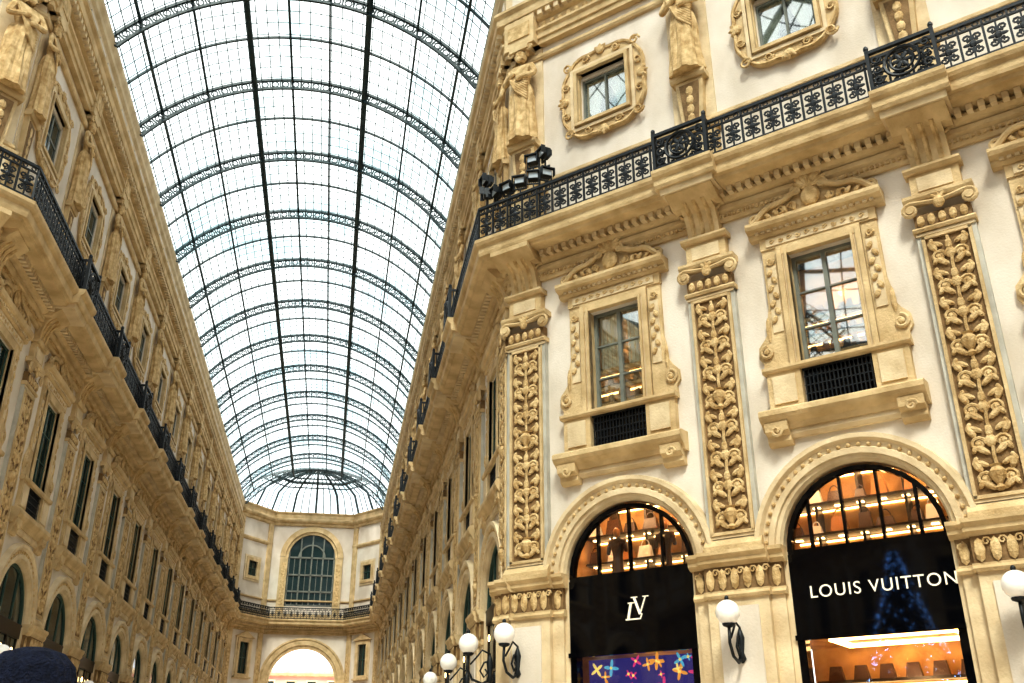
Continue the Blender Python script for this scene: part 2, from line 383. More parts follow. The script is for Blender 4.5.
for sx in (-1,1):
    for i in range(10):
        x=sx*(.03+.077*i); mb2.tube([(x,.19+.02*(i%2),20.48),(sx*(.16+abs(x)*.76),.20+.02*(i%2),19.9),(sx*(.34+.043*i),.22,19.45),(sx*(.28+.05*i),.21,18.92)],.046,'curtain',6)
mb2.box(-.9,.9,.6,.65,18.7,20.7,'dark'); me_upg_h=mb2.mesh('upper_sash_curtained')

# ---- caryatid statue on herm pedestal
mb=MB()
mb.box(-.62,.62,-.32,0,15.5,17.0,'stone'); mb.box(-.44,.44,-.36,0,15.7,16.8,'pale')
mb.mold([(0,17.0),(.38,17.0),(.42,17.08),(.42,17.16),(0,17.16)],-.7,.7,'stone')
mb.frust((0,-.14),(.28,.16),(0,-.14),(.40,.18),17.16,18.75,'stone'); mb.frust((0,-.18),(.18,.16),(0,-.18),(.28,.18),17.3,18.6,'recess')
mb.mold([(0,18.72),(.4,18.72),(.46,18.8),(.46,18.9),(0,18.9)],-.5,.5,'stone')
for k in range(4): mb.leaf(0,18.5-.3*k,.3,.22,-pi/2,'carved',-.36,.05)
K=1.93
def T(p): return (p[0]*K,-.38+p[1]*K,18.9+p[2]*K)
mb.skin([(0,0,.92),(0,-.01,1.10),(0,-.03,1.34),(0,0,1.48),(0,-.02,1.58),(0,-.02,1.70),
         (-.19,0,1.42),(-.29,-.07,1.17),(-.10,-.2,1.20),(.0,-.22,1.24),
         (.19,0,1.42),(.29,-.06,1.2),(.10,-.2,1.13),(.0,-.21,1.10)],
        [(0,1),(1,2),(2,3),(3,4),(4,5),(2,6),(6,7),(7,8),(8,9),(2,10),(10,11),(11,12),(12,13)],
        [(.16,.12),(.14,.11),(.19,.13),(.06,.06),(.08,.09),(.075,.085),.08,.058,.045,.045,.08,.058,.045,.045],'carved',1,T)
def fold(a,z): return .09*math.cos(9*a+z*1.5)+.05*math.cos(4*a-z*3)
mb.lathe([(.48,0),(.46,.25),(.42,.7),(.39,1.15),(.40,1.6),(.34,1.95),(.28,2.1)],(0,-.34,18.9),'carved',30,fold)
for k in range(7):
    t=k/6; mb.tube([T((-.2+.02*k,-.10-.02*k,1.38-.05*k)),T((0,-.16-.01*k,1.18-.05*k)),T((.17,-.12,1.02-.05*k))],.045,'carved',5)
hz=18.9+1.66*K
mb.ell((0,-.40,hz),(.20,.22,.25),'carved',0,10,7); mb.ell((0,-.60,hz-.03),(.035,.05,.06),'carved',0,6,4)
mb.ell((0,-.55,hz-.16),(.12,.10,.12),'carved')
for sx in (-1,1): mb.ell((sx*.075,-.585,hz+.05),(.04,.03,.02),'carved',0,6,4)
for k in range(10):
    a=pi*k/9; mb.ell((.2*math.cos(a),-.36,hz+.07+.17*math.sin(a)),(.08,.13,.08),'carved',0,6,4)
mb.box(-.34,.34,-.6,0,22.28,22.45,'stone')
for sx in (-1,1): mb.scroll(sx*.34,22.3,.12,'stone',-.5,.045,1.3,0,sx,12,5)
mb.box(-.55,.55,-.55,0,22.45,23.55,'stone'); mb.box(-.4,.4,-.6,0,22.75,23.3,'carved')
mb.box(-.6,.6,-.07,0,17.1,22.4,'pale')
me_cary=mb.mesh('caryatid')

# ---- railing
mb=MB()
mb.box(-B/2,B/2,-.04,.04,1.02,1.1,'iron'); mb.box(-B/2,B/2,-.03,.03,.05,.11,'iron'); mb.box(-B/2,B/2,-.025,.025,.85,.89,'iron')
nP=12; w=B/nP
for i in range(nP):
    x=-B/2+w*(i+.5)
    mb.box(x-w/2-.022,x-w/2+.022,-.025,.025,0,1.05,'iron')
    for sx in (-1,1):
        mb.scroll(x+sx*.10,.30,.095,'iron',0,.028,1.3,pi/2,sx,9,4); mb.scroll(x+sx*.10,.66,.095,'iron',0,.028,1.3,-pi/2,-sx,9,4)
        mb.leaf(x,.48,.18,.10,0 if sx>0 else pi,'iron',0,.02)
        mb.scroll(x+sx*.11,.955,.055,'iron',0,.02,1,0,1,6,4,1)
    mb.tube([(x,0,.1),(x,0,.86)],.024,'iron',4); mb.ell((x,0,.48),(.08,.04,.10),'iron',0,6,4)
me_rail=mb.mesh('railing_bay')
mb=MB()
for x in (-.70,.70):
    mb.box(x-.04,x+.04,-.05,.05,0,1.14,'iron'); mb.ell((x,0,1.2),(.06,.06,.08),'iron')
    mb.box(x-.02,x+.02,0,.25,1.02,1.1,'iron'); mb.box(x-.02,x+.02,0,.25,.05,.11,'iron'); mb.box(x-.02,x+.02,.1,.14,0,1.05,'iron')
mb.scroll(0,.54,.38,'iron',-.02,.045,1,0,1,20,5,1); mb.scroll(0,.54,.25,'iron',-.02,.035,1,0,1,16,5,1)
for k in range(6): mb.leaf(0,.54,.24,.11,k*pi/3,'iron',-.03,.03)
for sx in (-1,1):
    for k in (.22,.5,.78): mb.scroll(sx*.53,k+.04,.12,'iron',-.02,.028,1.3,0,sx,10,4)
mb.box(-.72,.72,-.05,.05,1.02,1.1,'iron'); mb.box(-.72,.72,-.04,.04,.03,.1,'iron')
me_med=mb.mesh('railing_medallion')

# ---- glazing of ordinary arches
mb=MB()
n=20
def semi(r,z0): return [(r*math.cos(pi*i/n),z0+r*math.sin(pi*i/n)) for i in range(n+1)]
mb.ext(semi(RA,ZS),.30,.32,'dglass'); mb.ring(semi(RA,ZS),semi(RA-.12,ZS),.15,.3,'gsash',False)
for x in (-.57,.57): mb.box(x-.04,x+.04,.2,.31,ZS,ZS+1.55,'gsash')
mb.box(-RA,RA,.05,.32,5.6,6.02,'bronze'); mb.box(-RA,RA,.30,.32,.5,5.7,'dglass'); mb.box(-RA,RA,.2,.36,0,.5,'bronze')
for x in (-RA+.06,-.57,.57,RA-.06): mb.box(x-.06,x+.06,.2,.31,.4,5.7,'bronze')
mb.box(-RA,RA,.1,.31,3.6,4.3,'black')
for x in (-1.1,0,1.1): mb.ell((x,.1,5.2),(.1,.08,.1),'warm',0,8,5)
me_glz=mb.mesh('arch_glazing')

def empty(name):
    e=bpy.data.objects.new(name,None);scn.collection.objects.link(e);return e
E={k:empty(n) for k,n in dict(shop='wall_shop_corner',right='wall_right',left='wall_left',end='wall_end',lshop='wall_left_corner').items()}
def entab(fr,x0,x1,k0,k1,par,name,top=True):
    mb=MB()
    mb.mold([(0,14.2),(.08,14.2),(.12,14.28),(.12,14.42),(.2,14.48),(.2,14.6),(0,14.6)],x0,x1,'stone',k0,k1)
    mb.mold([(0,14.6),(.28,14.66),(.34,14.74),(.34,14.82),(.0,14.9)],x0,x1,'stone',k0,k1)
    mb.mold([(0,14.9),(.85,14.92),(.9,15.0),(1.0,15.02),(1.02,15.1),(1.02,15.26),(1.1,15.32),(1.14,15.4),(1.14,15.5),(0,15.5)],x0,x1,'stone',k0,k1)
    d=.24; nn=int((x1-x0)/d)
    for i in range(nn):
        x=x0+.1+d*i; mb.box(x,x+.13,-.52,-.2,14.74,14.9,'pale')
    d=.12; nn=int((x1-x0)/d)
    for i in range(nn):
        x=x0+.05+d*i; mb.box(x,x+.07,-.17,-.1,14.3,14.38,'carved')
    mb.mold([(0,17.3),(.1,17.3),(.14,17.36),(.14,17.46),(0,17.46)],x0,x1,'stone',k0,k1)
    mb.mold([(.0,15.5),(.12,15.5),(.12,16.1),(.06,16.16),(0,16.16)],x0,x1,'stone',k0,k1)
    if top:
        mb.mold([(0,21.95),(.1,21.95),(.14,22.02),(.14,22.12),(0,22.12)],x0,x1,'stone',k0,k1)
        mb.mold([(0,22.45),(.2,22.45),(.2,22.62),(.26,22.64),(.26,22.84),(.34,22.9),(.34,22.98),(.18,23.0),(.18,23.35),(.3,23.4),(.3,23.55),(.5,23.6),(.52,23.7),(.52,23.86),(.62,23.95),(.62,24.05),(0,24.1)],x0,x1,'stone',k0,k1)
        d=.3; nn=int((x1-x0)/d)
        for i in range(nn):
            x=x0+.1+d*i; mb.box(x,x+.16,-.46,-.18,23.4,23.58,'pale')
            mb.ell((x+.08,-.2,23.17),(.1,.05,.12),'carved',0,6,4)
        mb.mold([(0,24.1),(.2,24.1),(.2,25.3),(.3,25.4),(.3,25.6),(.38,25.75),(.38,25.95),(0,26.0)],x0,x1,'pale',k0,k1)
        d=1.35; nn=int((x1-x0)/d)
        for i in range(nn):
            x=x0+.2+d*i; mb.box(x,x+.95,-.24,-.1,24.4,25.1,'stucco')
    else:
        mb.mold([(0,24.72),(.15,24.72),(.2,24.84),(.2,24.95),(.4,25.05),(.5,25.2),(.5,25.35),(.3,25.45),(.3,25.8),(.42,25.95),(.42,26.05),(0,26.1)],x0,x1,'stone',k0,k1)
    return place(name,mb.mesh(name),fr,0,par)
def railrun(fr,x0,x1,par,out=1.02):
    n=max(1,round((x1-x0)/B)); s=(x1-x0)/(n*B)
    for i in range(n):
        o=place('railing_section',me_rail,fr,x0+(x1-x0)*(i+.5)/n,par,out,15.5); o.scale=(s,1,1)
R_=empty('balcony_railing')
kc=math.tan(pi/8)
def bayset(fr,x,par,hero=False,flat=1):
    f=(1,flat,1); g=(1,1 if flat==1 else .35,1)
    place('bay_wall',me_bay,fr,x,par); place('arch_surround',me_arch,fr,x,par,0,0,(1,min(1,flat*1.3),1))
    if not hero:
        place('arch_glazing',me_glz,fr,x,par,0,0,g); place('sash_window',me_sash,fr,x,par,0,0,g); place('upper_sash',me_upg,fr,x,par,0,0,g)
    place('window_surround',me_wins,fr,x,par,0,0,f); place('upper_window_surround',me_upw,fr,x,par,0,0,f)
def pilset(fr,x,par,med=True,flat=1):
    f=(1,flat,1)
    place('pier',me_pier,fr,x,par,0,0,f);place('pilaster',me_pil,fr,x,par,0,0,(1 if flat==1 else .92,flat,1))
    place('caryatid_figure',me_cary,fr,x,par,0,0,(1 if flat==1 else .8,flat*.85,1))
    if med:
        place('medallion',me_med,fr,x,R_,1.26,15.5); place('balcony_break',me_brk,fr,x,par)
SX=[2.95,8.35,13.75]
for i,x in enumerate(SX): bayset('shop',x,E['shop'],hero=i<2)
for x in (.25,5.65,11.05,16.45): pilset('shop',x,E['shop'],x>1)
mb=MB(); mb.box(-.354,.25,0,.4,0,26,'stucco'); mb.box(16.45,17.2,0,.4,0,26,'stucco'); place('wall_edge',mb.mesh('wall_edge'),'shop',0,E['shop'])
entab('shop',-.354,17.2,kc,0,E['shop'],'entablature')
railrun('shop',-.354-kc*1.02,17.2,R_)
for x in SX: bayset('lshop',-x,E['lshop'])
for x in (.25,5.65,11.05,16.45): pilset('lshop',-x,E['lshop'],x>1)
mb=MB(); mb.box(-.25,.354,0,.4,0,26,'stucco'); mb.box(-17.2,-16.45,0,.4,0,26,'stucco'); place('wall_edge',mb.mesh('wall_edge'),'lshop',0,E['lshop'])
entab('lshop',-17.2,.354,0,kc,E['lshop'],'entablature')
railrun('lshop',-17.2,.354+kc*1.02,R_)
NB=13; Y1=.25+NB*B
for k in range(NB):
    y=.25+B*(k+.5)
    bayset('right',-y,E['right'],flat=.6); bayset('left',y,E['left'],flat=.6)
for k in range(NB+1):
    y=.25+B*k
    if k==0: y=.85
    if k==NB: y=Y1-.5
    pilset('right',-y,E['right'],0<k<NB,.68); pilset('left',y,E['left'],0<k<NB,.68)
kf=-math.tan(math.atan2(3,4)/2); ke=-math.tan(math.atan2(4,3)/2)
entab('right',-Y1,-.25,kf,kc,E['right'],'entablature'); entab('left',.25,Y1,kc,kf,E['left'],'entablature')
railrun('right',-Y1+.34,-.25+.42,R_); railrun('left',.25-.42,Y1-.34,R_)
# end chamfers
mbc=MB(); sheet(mbc,-2.5,2.5,0,26,0,[(.9,0,4.6,True),(.6,10.4,13.2,False),(.62,19.3,20.7,False)],.4,'stucco')
for hw,a,b in ((.6,10.4,13.2),(.62,19.3,20.7)):
    mbc.box(-hw,hw,.1,.12,a,b,'dglass')
    mbc.ring([(-hw-.3,a-.3),(hw+.3,a-.3),(hw+.3,b+.3),(-hw-.3,b+.3)],[(-hw,a),(hw,a),(hw,b),(-hw,b)],-.15,.1,'stone')
    mbc.ring([(-hw-.5,a-.5),(hw+.5,a-.5),(hw+.5,b+.5),(-hw-.5,b+.5)],[(-hw-.3,a-.3),(hw+.3,a-.3),(hw+.3,b+.3),(-hw-.3,b+.3)],-.08,.1,'pale')
    mbc.box(-.03,.03,.05,.1,a,b,'gsash'); mbc.box(-hw,hw,.05,.1,(a+b)/2,(a+b)/2+.06,'gsash')
mbc.ext([(-1.3,13.6),(0,14.2),(1.3,13.6)],-.25,0,'stone'); mbc.box(-1.1,1.1,-.3,0,10.0,10.15,'stone')
mbc.archmold([(.88,-.3),(.88,.1),(1.2,.15),(1.25,0)],0,4.6,'stone'); mbc.box(-.9,.9,.3,.32,0,5.5,'dglass')
for x in (-2.1,2.1): mbc.box(x-.3,x+.3,-.16,0,0,14.2,'stone'); mbc.box(x-.3,x+.3,-.16,0,15.5,24.7,'stone'); mbc.box(x-.18,x+.18,-.2,0,6.5,12.5,'carved')
mbc.mold([(0,22.6),(.12,22.65),(.2,22.8),(.2,22.95),(0,23)],-2.5,2.5,'stone',kf,kf)
mbc.mold([(0,8.0),(.12,8.05),(.2,8.2),(.2,8.35),(0,8.4)],-2.5,2.5,'stone',kf,kf)
mec=mbc.mesh('chamfer_wall')
place('chamfer_wall',mec,'cr',0,E['end']); place('chamfer_wall',mec,'cl',0,E['end'])
entab('cr',-2.5,2.5,ke,kf,E['end'],'entablature',False); entab('cl',-2.5,2.5,kf,ke,E['end'],'entablature',False)
railrun('cr',-2.0,2.1,R_); railrun('cl',-2.1,2.0,R_)
mb=MB(); sheet(mb,-4,4,0,26,0,[(3.1,0,9.9,True),(2.3,16.9,21.6,True)],.8,'stucco')
mb.archmold([(3.08,-.8),(3.08,.1),(3.3,.12),(3.35,.22),(3.75,.22),(3.85,.3),(4.0,.3),(4.02,0)],0,9.9,'stone')
mb.mold([(0,9.5),(.3,9.5),(.4,9.75),(.4,9.95),(0,9.95)],-4,-3.1,'stone');mb.mold([(0,9.5),(.3,9.5),(.4,9.75),(.4,9.95),(0,9.95)],3.1,4,'stone')
mb.box(-3.9,-3.15,-.15,0,0,9.5,'pale');mb.box(3.15,3.9,-.15,0,0,9.5,'pale')
mb.archmold([(2.28,-.8),(2.28,.12),(2.5,.15),(2.55,.3),(3.05,.3),(3.1,0)],0,21.6,'stone')
for sx in (-1,1):
    a,b=sorted((sx*2.3,sx*3.05)); mb.box(a,b,-.25,0,15.5,21.6,'stone'); a,b=sorted((sx*2.45,sx*2.85)); mb.box(a,b,-.3,0,17,21,'carved')
mb.ext([(2.3*math.cos(pi*i/20),21.6+2.3*math.sin(pi*i/20)) for i in range(21)],.12,.14,'dglass'); mb.box(-2.3,2.3,.12,.14,16.9,21.6,'dglass')
for x in (-2.2,-1.1,0,1.1,2.2): mb.box(x-.07,x+.07,.0,.14,16.9,21.6+math.sqrt(max(0,2.3**2-x*x)),'sash')
for z in (16.95,18.3,19.9,21.6): mb.box(-2.3,2.3,.0,.14,z-.08,z+.08,'sash')
for x in (-1.65,-.55,.55,1.65): mb.box(x-.03,x+.03,.05,.14,16.9,21.6,'sash')
mb.archmold([(1.2,-.1),(1.2,-.02),(1.34,-.02),(1.34,-.1)],0,21.6,'sash')
place('end_wall_face',mb.mesh('end_wall_face'),'end',0,E['end'])
entab('end',-4,4,ke,ke,E['end'],'entablature',False); railrun('end',-3.5,3.5,R_)

# ------------------------------------------------------------------ vault
ROOF=empty('ceiling_glass_vault')
HX,Z0,RISE=6.95,26.0,3.5
RR=(HX*HX+RISE*RISE)/(2*RISE); ZC=Z0+RISE-RR; A0=math.asin(HX/RR)
def vp(a,y,dr=0): return ((RR+dr)*math.sin(a),y,ZC+(RR+dr)*math.cos(a))
NA=24; YV0=-.6; YV1=Y1-.2
mb=MB();V=[];F=[]
for i in range(NA+1):
    a=-A0+2*A0*i/NA; V+=[vp(a,YV0),vp(a,YV1)]
for i in range(NA): F.append((2*i,2*i+1,2*i+3,2*i+2))
mb.add(V,F,'rglass')
poly=[(-6.95,YV1),(-6.95,Y1),(-4,74.4),(4,74.4),(6.95,Y1),(6.95,YV1)]
def onpoly(t):
    L=[math.dist(poly[i],poly[i+1]) for i in range(5)];S=sum(L)*t
    for i in range(5):
        if S<=L[i]+1e-9: u=S/L[i]; return (poly[i][0]+(poly[i+1][0]-poly[i][0])*u,poly[i][1]+(poly[i+1][1]-poly[i][1])*u)
        S-=L[i]
    return poly[-1]
NF=24; NR=8
def fan(i,j):
    bx_,by=onpoly(i/NF); u=j/NR
    return (bx_*u,YV1+(by-YV1)*u,Z0+RISE*math.sqrt(max(0,1-(u*.97)**2)) if j<NR else Z0)
V=[];F=[]
for i in range(NF+1):
    for j in range(NR+1): V.append(fan(i,j))
for i in range(NF):
    for j in range(NR): F.append((i*(NR+1)+j,i*(NR+1)+j+1,(i+1)*(NR+1)+j+1,(i+1)*(NR+1)+j))
mb.add(V,F,'rglass')
obj('roof_glazing',mb.mesh('roof_glazing',True),parent=ROOF)
mb=MB()
for i in range(NF+1):
    mb.tube([fan(i,j) for j in range(NR+1)],.12 if i%3==0 else .05,'roofiron',4,ref=(.3,.2,1))
for j,r in ((2,.07),(4,.09),(5,.16),(6,.07),(8,.14)): mb.tube([fan(i,j) for i in range(NF+1)],r,'roofiron',4,ref=(.3,.2,1))
obj('fan_end_frame',mb.mesh('fan_end_frame'),parent=ROOF)
mb=MB()
nt_=int((YV1-YV0)/.675)
for k in range(nt_+1):
    y=YV0+.675*k; mb.tube([vp(-A0+2*A0*i/12,y,-.02) for i in range(13)],.018,'bar',4)
NL=38
for i in range(NL+1):
    a=-A0+2*A0*i/NL; mb.tube([vp(a,YV0,-.02),vp(a,YV1,-.02)],.024,'bar',4)
obj('glazing_bars',mb.mesh('glazing_bars'),parent=ROOF)
mb=MB()
for x,r in ((-2.4,.13),(2.4,.13),(-.8,.05),(.8,.05),(-4.3,.06),(4.3,.06),(-6.0,.07),(6.0,.07)):
    a=math.asin(x/RR); mb.tube([vp(a,YV0,-.12),vp(a,YV1,-.12)],r,'roofiron',4)
    if r>.1: mb.tube([vp(a,YV0,-.45),vp(a,YV1,-.45)],.08,'roofiron',4)
for sx in (-1,1): mb.box(sx*6.9-.12,sx*6.9+.12,YV0,YV1,25.85,26.1,'roofiron')
obj('longitudinal_girders',mb.mesh('longitudinal_girders'),parent=ROOF)
mb=MB(); NS=36
mb.tube([vp(-A0+2*A0*i/NS,0,-.06) for i in range(NS+1)],.08,'roofiron',4)
mb.tube([vp(-A0+2*A0*i/NS,0,-.50) for i in range(NS+1)],.07,'roofiron',4)
for i in range(NS):
    a=-A0+2*A0*i/NS; b=-A0+2*A0*(i+1)/NS; c=(a+b)/2
    mb.tube([vp(a,0,-.06),vp(a,0,-.50)],.04,'roofiron',4)
    P=[]
    for t in range(9):
        u=2*pi*t/8; P.append(vp(c+.14*math.cos(u)/RR,0,-.28+.15*math.sin(u)))
    mb.tube(P,.035,'roofiron',4,cap=False)
me_rib=mb.mesh('lattice_rib')
for k in range(NB+1): obj('lattice_rib',me_rib,(0,min(YV1,.25+B*k),0),parent=ROOF)
mb=MB(); mb.tube([vp(-A0+2*A0*i/NS,0,-.06) for i in range(NS+1)],.06,'roofiron',4); me_r2=mb.mesh('light_rib')
for k in range(NB): obj('light_rib',me_r2,(0,.25+B*(k+.5),0),parent=ROOF)

# ---- the other three arms and corners of the octagon (same architecture, rotated about its centre)
OC=Vector((0,-19.15,0))
def rot_copy(keys,ang,name):
    g=empty(name)
    Rm=Matrix.Translation(OC)@Matrix.Rotation(ang,4,'Z')@Matrix.Translation(-OC)
    src=[o for o in list(bpy.data.objects) if o.parent in keys]
    for o in src:
        m=Matrix.LocRotScale(o.location,o.rotation_euler,o.scale)
        c=bpy.data.objects.new(o.name.split('.')[0],o.data); scn.collection.objects.link(c)
        l,r_,s_=(Rm@m).decompose(); c.location=l;c.rotation_euler=r_.to_euler();c.scale=s_;c.parent=g
main=[E['right'],E['left'],E['end'],ROOF]
for ang,nm in ((pi/2,'west'),(pi,'south'),(-pi/2,'east')): rot_copy(main,ang,'wall_%s_arm'%nm)
rot_copy([E['lshop']],pi/2,'wall_southwest_corner'); rot_copy([E['lshop']],pi,'wall_southeast_corner')

# octagon dome
DOME=empty('ceiling_glass_dome'); DR=20.2; DC=(0,-19.15,26.2)
mb=MB()
def dp(a,e,r=DR): return (DC[0]+r*math.cos(e)*math.sin(a),DC[1]+r*math.cos(e)*math.cos(a),DC[2]+.8*r*math.sin(e))
for i in range(48):
    a=2*pi*(i+.5)/48; mb.tube([dp(a,pi/2*.93*j/10) for j in range(11)],.22 if i%3==1 else .05,'roofiron',4)
for j in range(1,20):
    e=pi/2*.93*j/19; mb.tube([dp(2*pi*i/48,e) for i in range(49)],.14 if j%4==0 else .04,'roofiron',4,cap=False)
mb.tube([dp(2*pi*i/48,0.0) for i in range(49)],.3,'roofiron',4,cap=False)
obj('dome_frame',mb.mesh('dome_frame'),parent=DOME)
mb=MB();V=[];F=[]
for j in range(17):
    for i in range(48): V.append(dp(2*pi*i/48,pi/2*j/16,DR+.1))
for j in range(16):
    for i in range(48): F.append((j*48+i,j*48+(i+1)%48,(j+1)*48+(i+1)%48,(j+1)*48+i))
mb.add(V,F,'rglass'); obj('dome_glazing',mb.mesh('dome_glazing',True),parent=DOME)

# Christmas tree in the octagon (seen mirrored in the polished sign)
mb=MB(); rnd=random.Random(2)
mb.lathe([(.35,0),(.3,1.2),(.12,9)],(0,0,0),'bronze',8)
mb.lathe([(1.2,0),(1.2,.5),(.9,.7)],(0,0,0),'dark',16)
for t in range(22):
    z=1.2+t*.42; R=3.1*(1-t/23)
    nb=int(10+R*6)
    for k in range(nb):
        a=2*pi*k/nb+t; mb.tube([(0,0,z+.3),(R*.5*math.cos(a),R*.5*math.sin(a),z+.12),(R*math.cos(a),R*math.sin(a),z-.35)],.11,'needle',4,.03,ref=(0,0,1))
for k in range(300):
    t=rnd.random()**.8; z=1.0+t*9.3; R=3.1*(1-t*.97)+.05; a=rnd.uniform(0,2*pi)
    mb.ell((R*math.cos(a),R*math.sin(a),z),(.035,.035,.035),'bluebulb',0,4,2)
obj('christmas_tree',mb.mesh('christmas_tree'),(-6.2,-18.4,0))

# ------------------------------------------------------------------ shop fronts
def text_mesh(s,size,ext,sp=1.0):
    cu=bpy.data.curves.new('t','FONT');cu.body=s;cu.size=size;cu.extrude=ext;cu.align_x='CENTER';cu.align_y='CENTER';cu.space_character=sp
    o=bpy.data.objects.new('t',cu);scn.collection.objects.link(o)
    dg=bpy.context.evaluated_depsgraph_get();me=bpy.data.meshes.new_from_object(o.evaluated_get(dg));bpy.data.objects.remove(o)
    me.transform(Matrix.Rotation(pi/2,4,'X'));me.materials.clear();me.materials.append(M['letters']);return me
def shopfront(kind):
    mb=MB(); r=RA-.08
    mb.ring(semi(r,5.95),semi(r-.1,5.95),.02,.2,'black',False)
    mb.box(-r,r,.02,.24,5.86,5.98,'black')
    mb.box(-r,r,-.02,.3,4.22,5.88,'black')
    mb.box(-r,r,-.10,.0,4.14,4.24,'black')
    mb.ext(semi(r-.08,5.95),.14,.15,'sglass')
    for x in ((-.85,0,.85) if kind==0 else (-1.1,-.38,.38,1.1)):
        mb.box(x-.03,x+.03,.1,.2,5.95,5.95+math.sqrt(r*r-x*x)-.05,'black')
    for x in (-r+.08,r-.08): mb.box(x-.09,x+.09,-.02,.24,0,4.2,'black')
    mb.box(-r,r,-.02,.24,0,.5,'black'); mb.box(-r,r,.14,.15,.5,4.2,'sglass')
    return mb.mesh('shop_front_frame')
def room(kind):
    mb=MB(); D=2.4
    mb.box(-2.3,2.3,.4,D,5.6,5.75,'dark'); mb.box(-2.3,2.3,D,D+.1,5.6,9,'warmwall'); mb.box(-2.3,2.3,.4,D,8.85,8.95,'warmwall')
    mb.box(-2.35,-2.3,.4,D,0,9,'warmwall'); mb.box(2.3,2.35,.4,D,0,9,'warmwall')
    rnd=random.Random(kind+3)
    for z in (6.62,7.32,8.1):
        mb.box(-2.2,2.2,D-.6,D,z,z+.05,'bronze')
        for k in range(9): mb.box(-2+.5*k-.08,-2+.5*k+.08,D-.4,D-.3,z-.03,z-.005,'warm')
        mb.box(-2.1,2.1,D-.04,D-.02,z-.06,z-.02,'warm')
    for x in (-1.5,-.5,.5,1.5): mb.box(x-.03,x+.03,D-.42,D,5.7,8.6,'bronze')
    for z in (6.67,7.37,8.15):
        x=-2.0
        while x<2.0:
            w=rnd.uniform(.24,.44);h=rnd.uniform(.2,.42);mt=rnd.choice(['bag','bag2','bag','bag','curtain'])
            mb.frust((x,D-.42),(w/2,.1),(x,D-.42),(w/2*.75,.05),z,z+h,mt)
            mb.tube([(x+w*.3*math.cos(pi*t/6),D-.42,z+h+w*.4*math.sin(pi*t/6)) for t in range(7)],.016,mt,4)
            x+=w+rnd.uniform(.05,.3)
    for x in (-1.6,-.8,0,.8,1.6):
        mb.tube([(x,1.0,8.84),(x,1.0,8.78)],.09,'warm',8); mb.tube([(x,1.8,8.84),(x,1.8,8.78)],.09,'warm',8)
    if kind==0:
        for mx in (-.75,.55):
            mb.skin([(mx,.9,6.3),(mx,.9,6.6),(mx,.88,6.85),(mx,.9,7.0),(mx-.2,.9,6.92),(mx-.26,.88,6.6),(mx+.2,.9,6.92),(mx+.27,.85,6.62),(mx,.9,5.8)],
              [(0,1),(1,2),(2,3),(2,4),(4,5),(2,6),(6,7),(0,8)],[.15,.12,.16,.05,.07,.05,.07,.05,.2],'bag',1)
            mb.ell((mx,.88,7.14),(.09,.1,.12),'bag2',0,10,7)
    mb.box(-2.3,2.3,.4,D+.5,4.3,4.4,'warmwall'); mb.box(-2.3,2.3,D+.5,D+.6,0,4.4,'warmwall' if kind else 'indigo')
    if kind==0:
        mb.box(-1.55,1.55,.7,.75,.5,4.15,'indigo')
        rnd=random.Random(9)
        for i in range(70):
            x=rnd.uniform(-1.4,1.4);z=rnd.uniform(1.2,4.1);R=rnd.uniform(.08,.2);mt=rnd.choice(['magenta','orange','yellow','cyan','magenta'])
            for k in range(4): mb.leaf(x,z,R,R*.42,k*pi/2+i,mt,.66,.02)
            mb.ell((x,.64,z),(.035,.02,.035),'yellow',0,6,4)
    else:
        mb.box(-1.3,1.3,1.0,1.12,4.22,4.3,'warm'); mb.box(-1.3,1.3,2.3,2.42,4.22,4.3,'warm'); mb.box(-1.3,-1.18,1.0,2.4,4.22,4.3,'warm'); mb.box(1.18,1.3,1.0,2.4,4.22,4.3,'warm')
        for z in (1.2,2.0,2.8,3.5): mb.box(-2.1,2.1,D,D+.5,z,z+.06,'bronze'); mb.box(-2,2,D+.42,D+.46,z-.07,z-.03,'warm')
        for k in range(7):
            x=-1.7+.55*k; mb.frust((x,D+.15),(.17,.08),(x,D+.15),(.12,.05),3.56,3.86,'bag'); mb.frust((x+.2,D+.15),(.17,.08),(x+.2,D+.15),(.12,.05),2.86,3.15,'bag2')
    return mb.mesh('shop_interior')
def lamp(fr,x,out,z,e,par,rad=.25):
    l=bpy.data.lights.new('room_light','POINT');l.energy=e;l.color=(1,.68,.36);l.shadow_soft_size=rad
    return place('room_light',l,fr,x,par,out,z)
WCOL=[empty('window_1'),empty('window_2'),empty('window_3'),empty('window_4')]
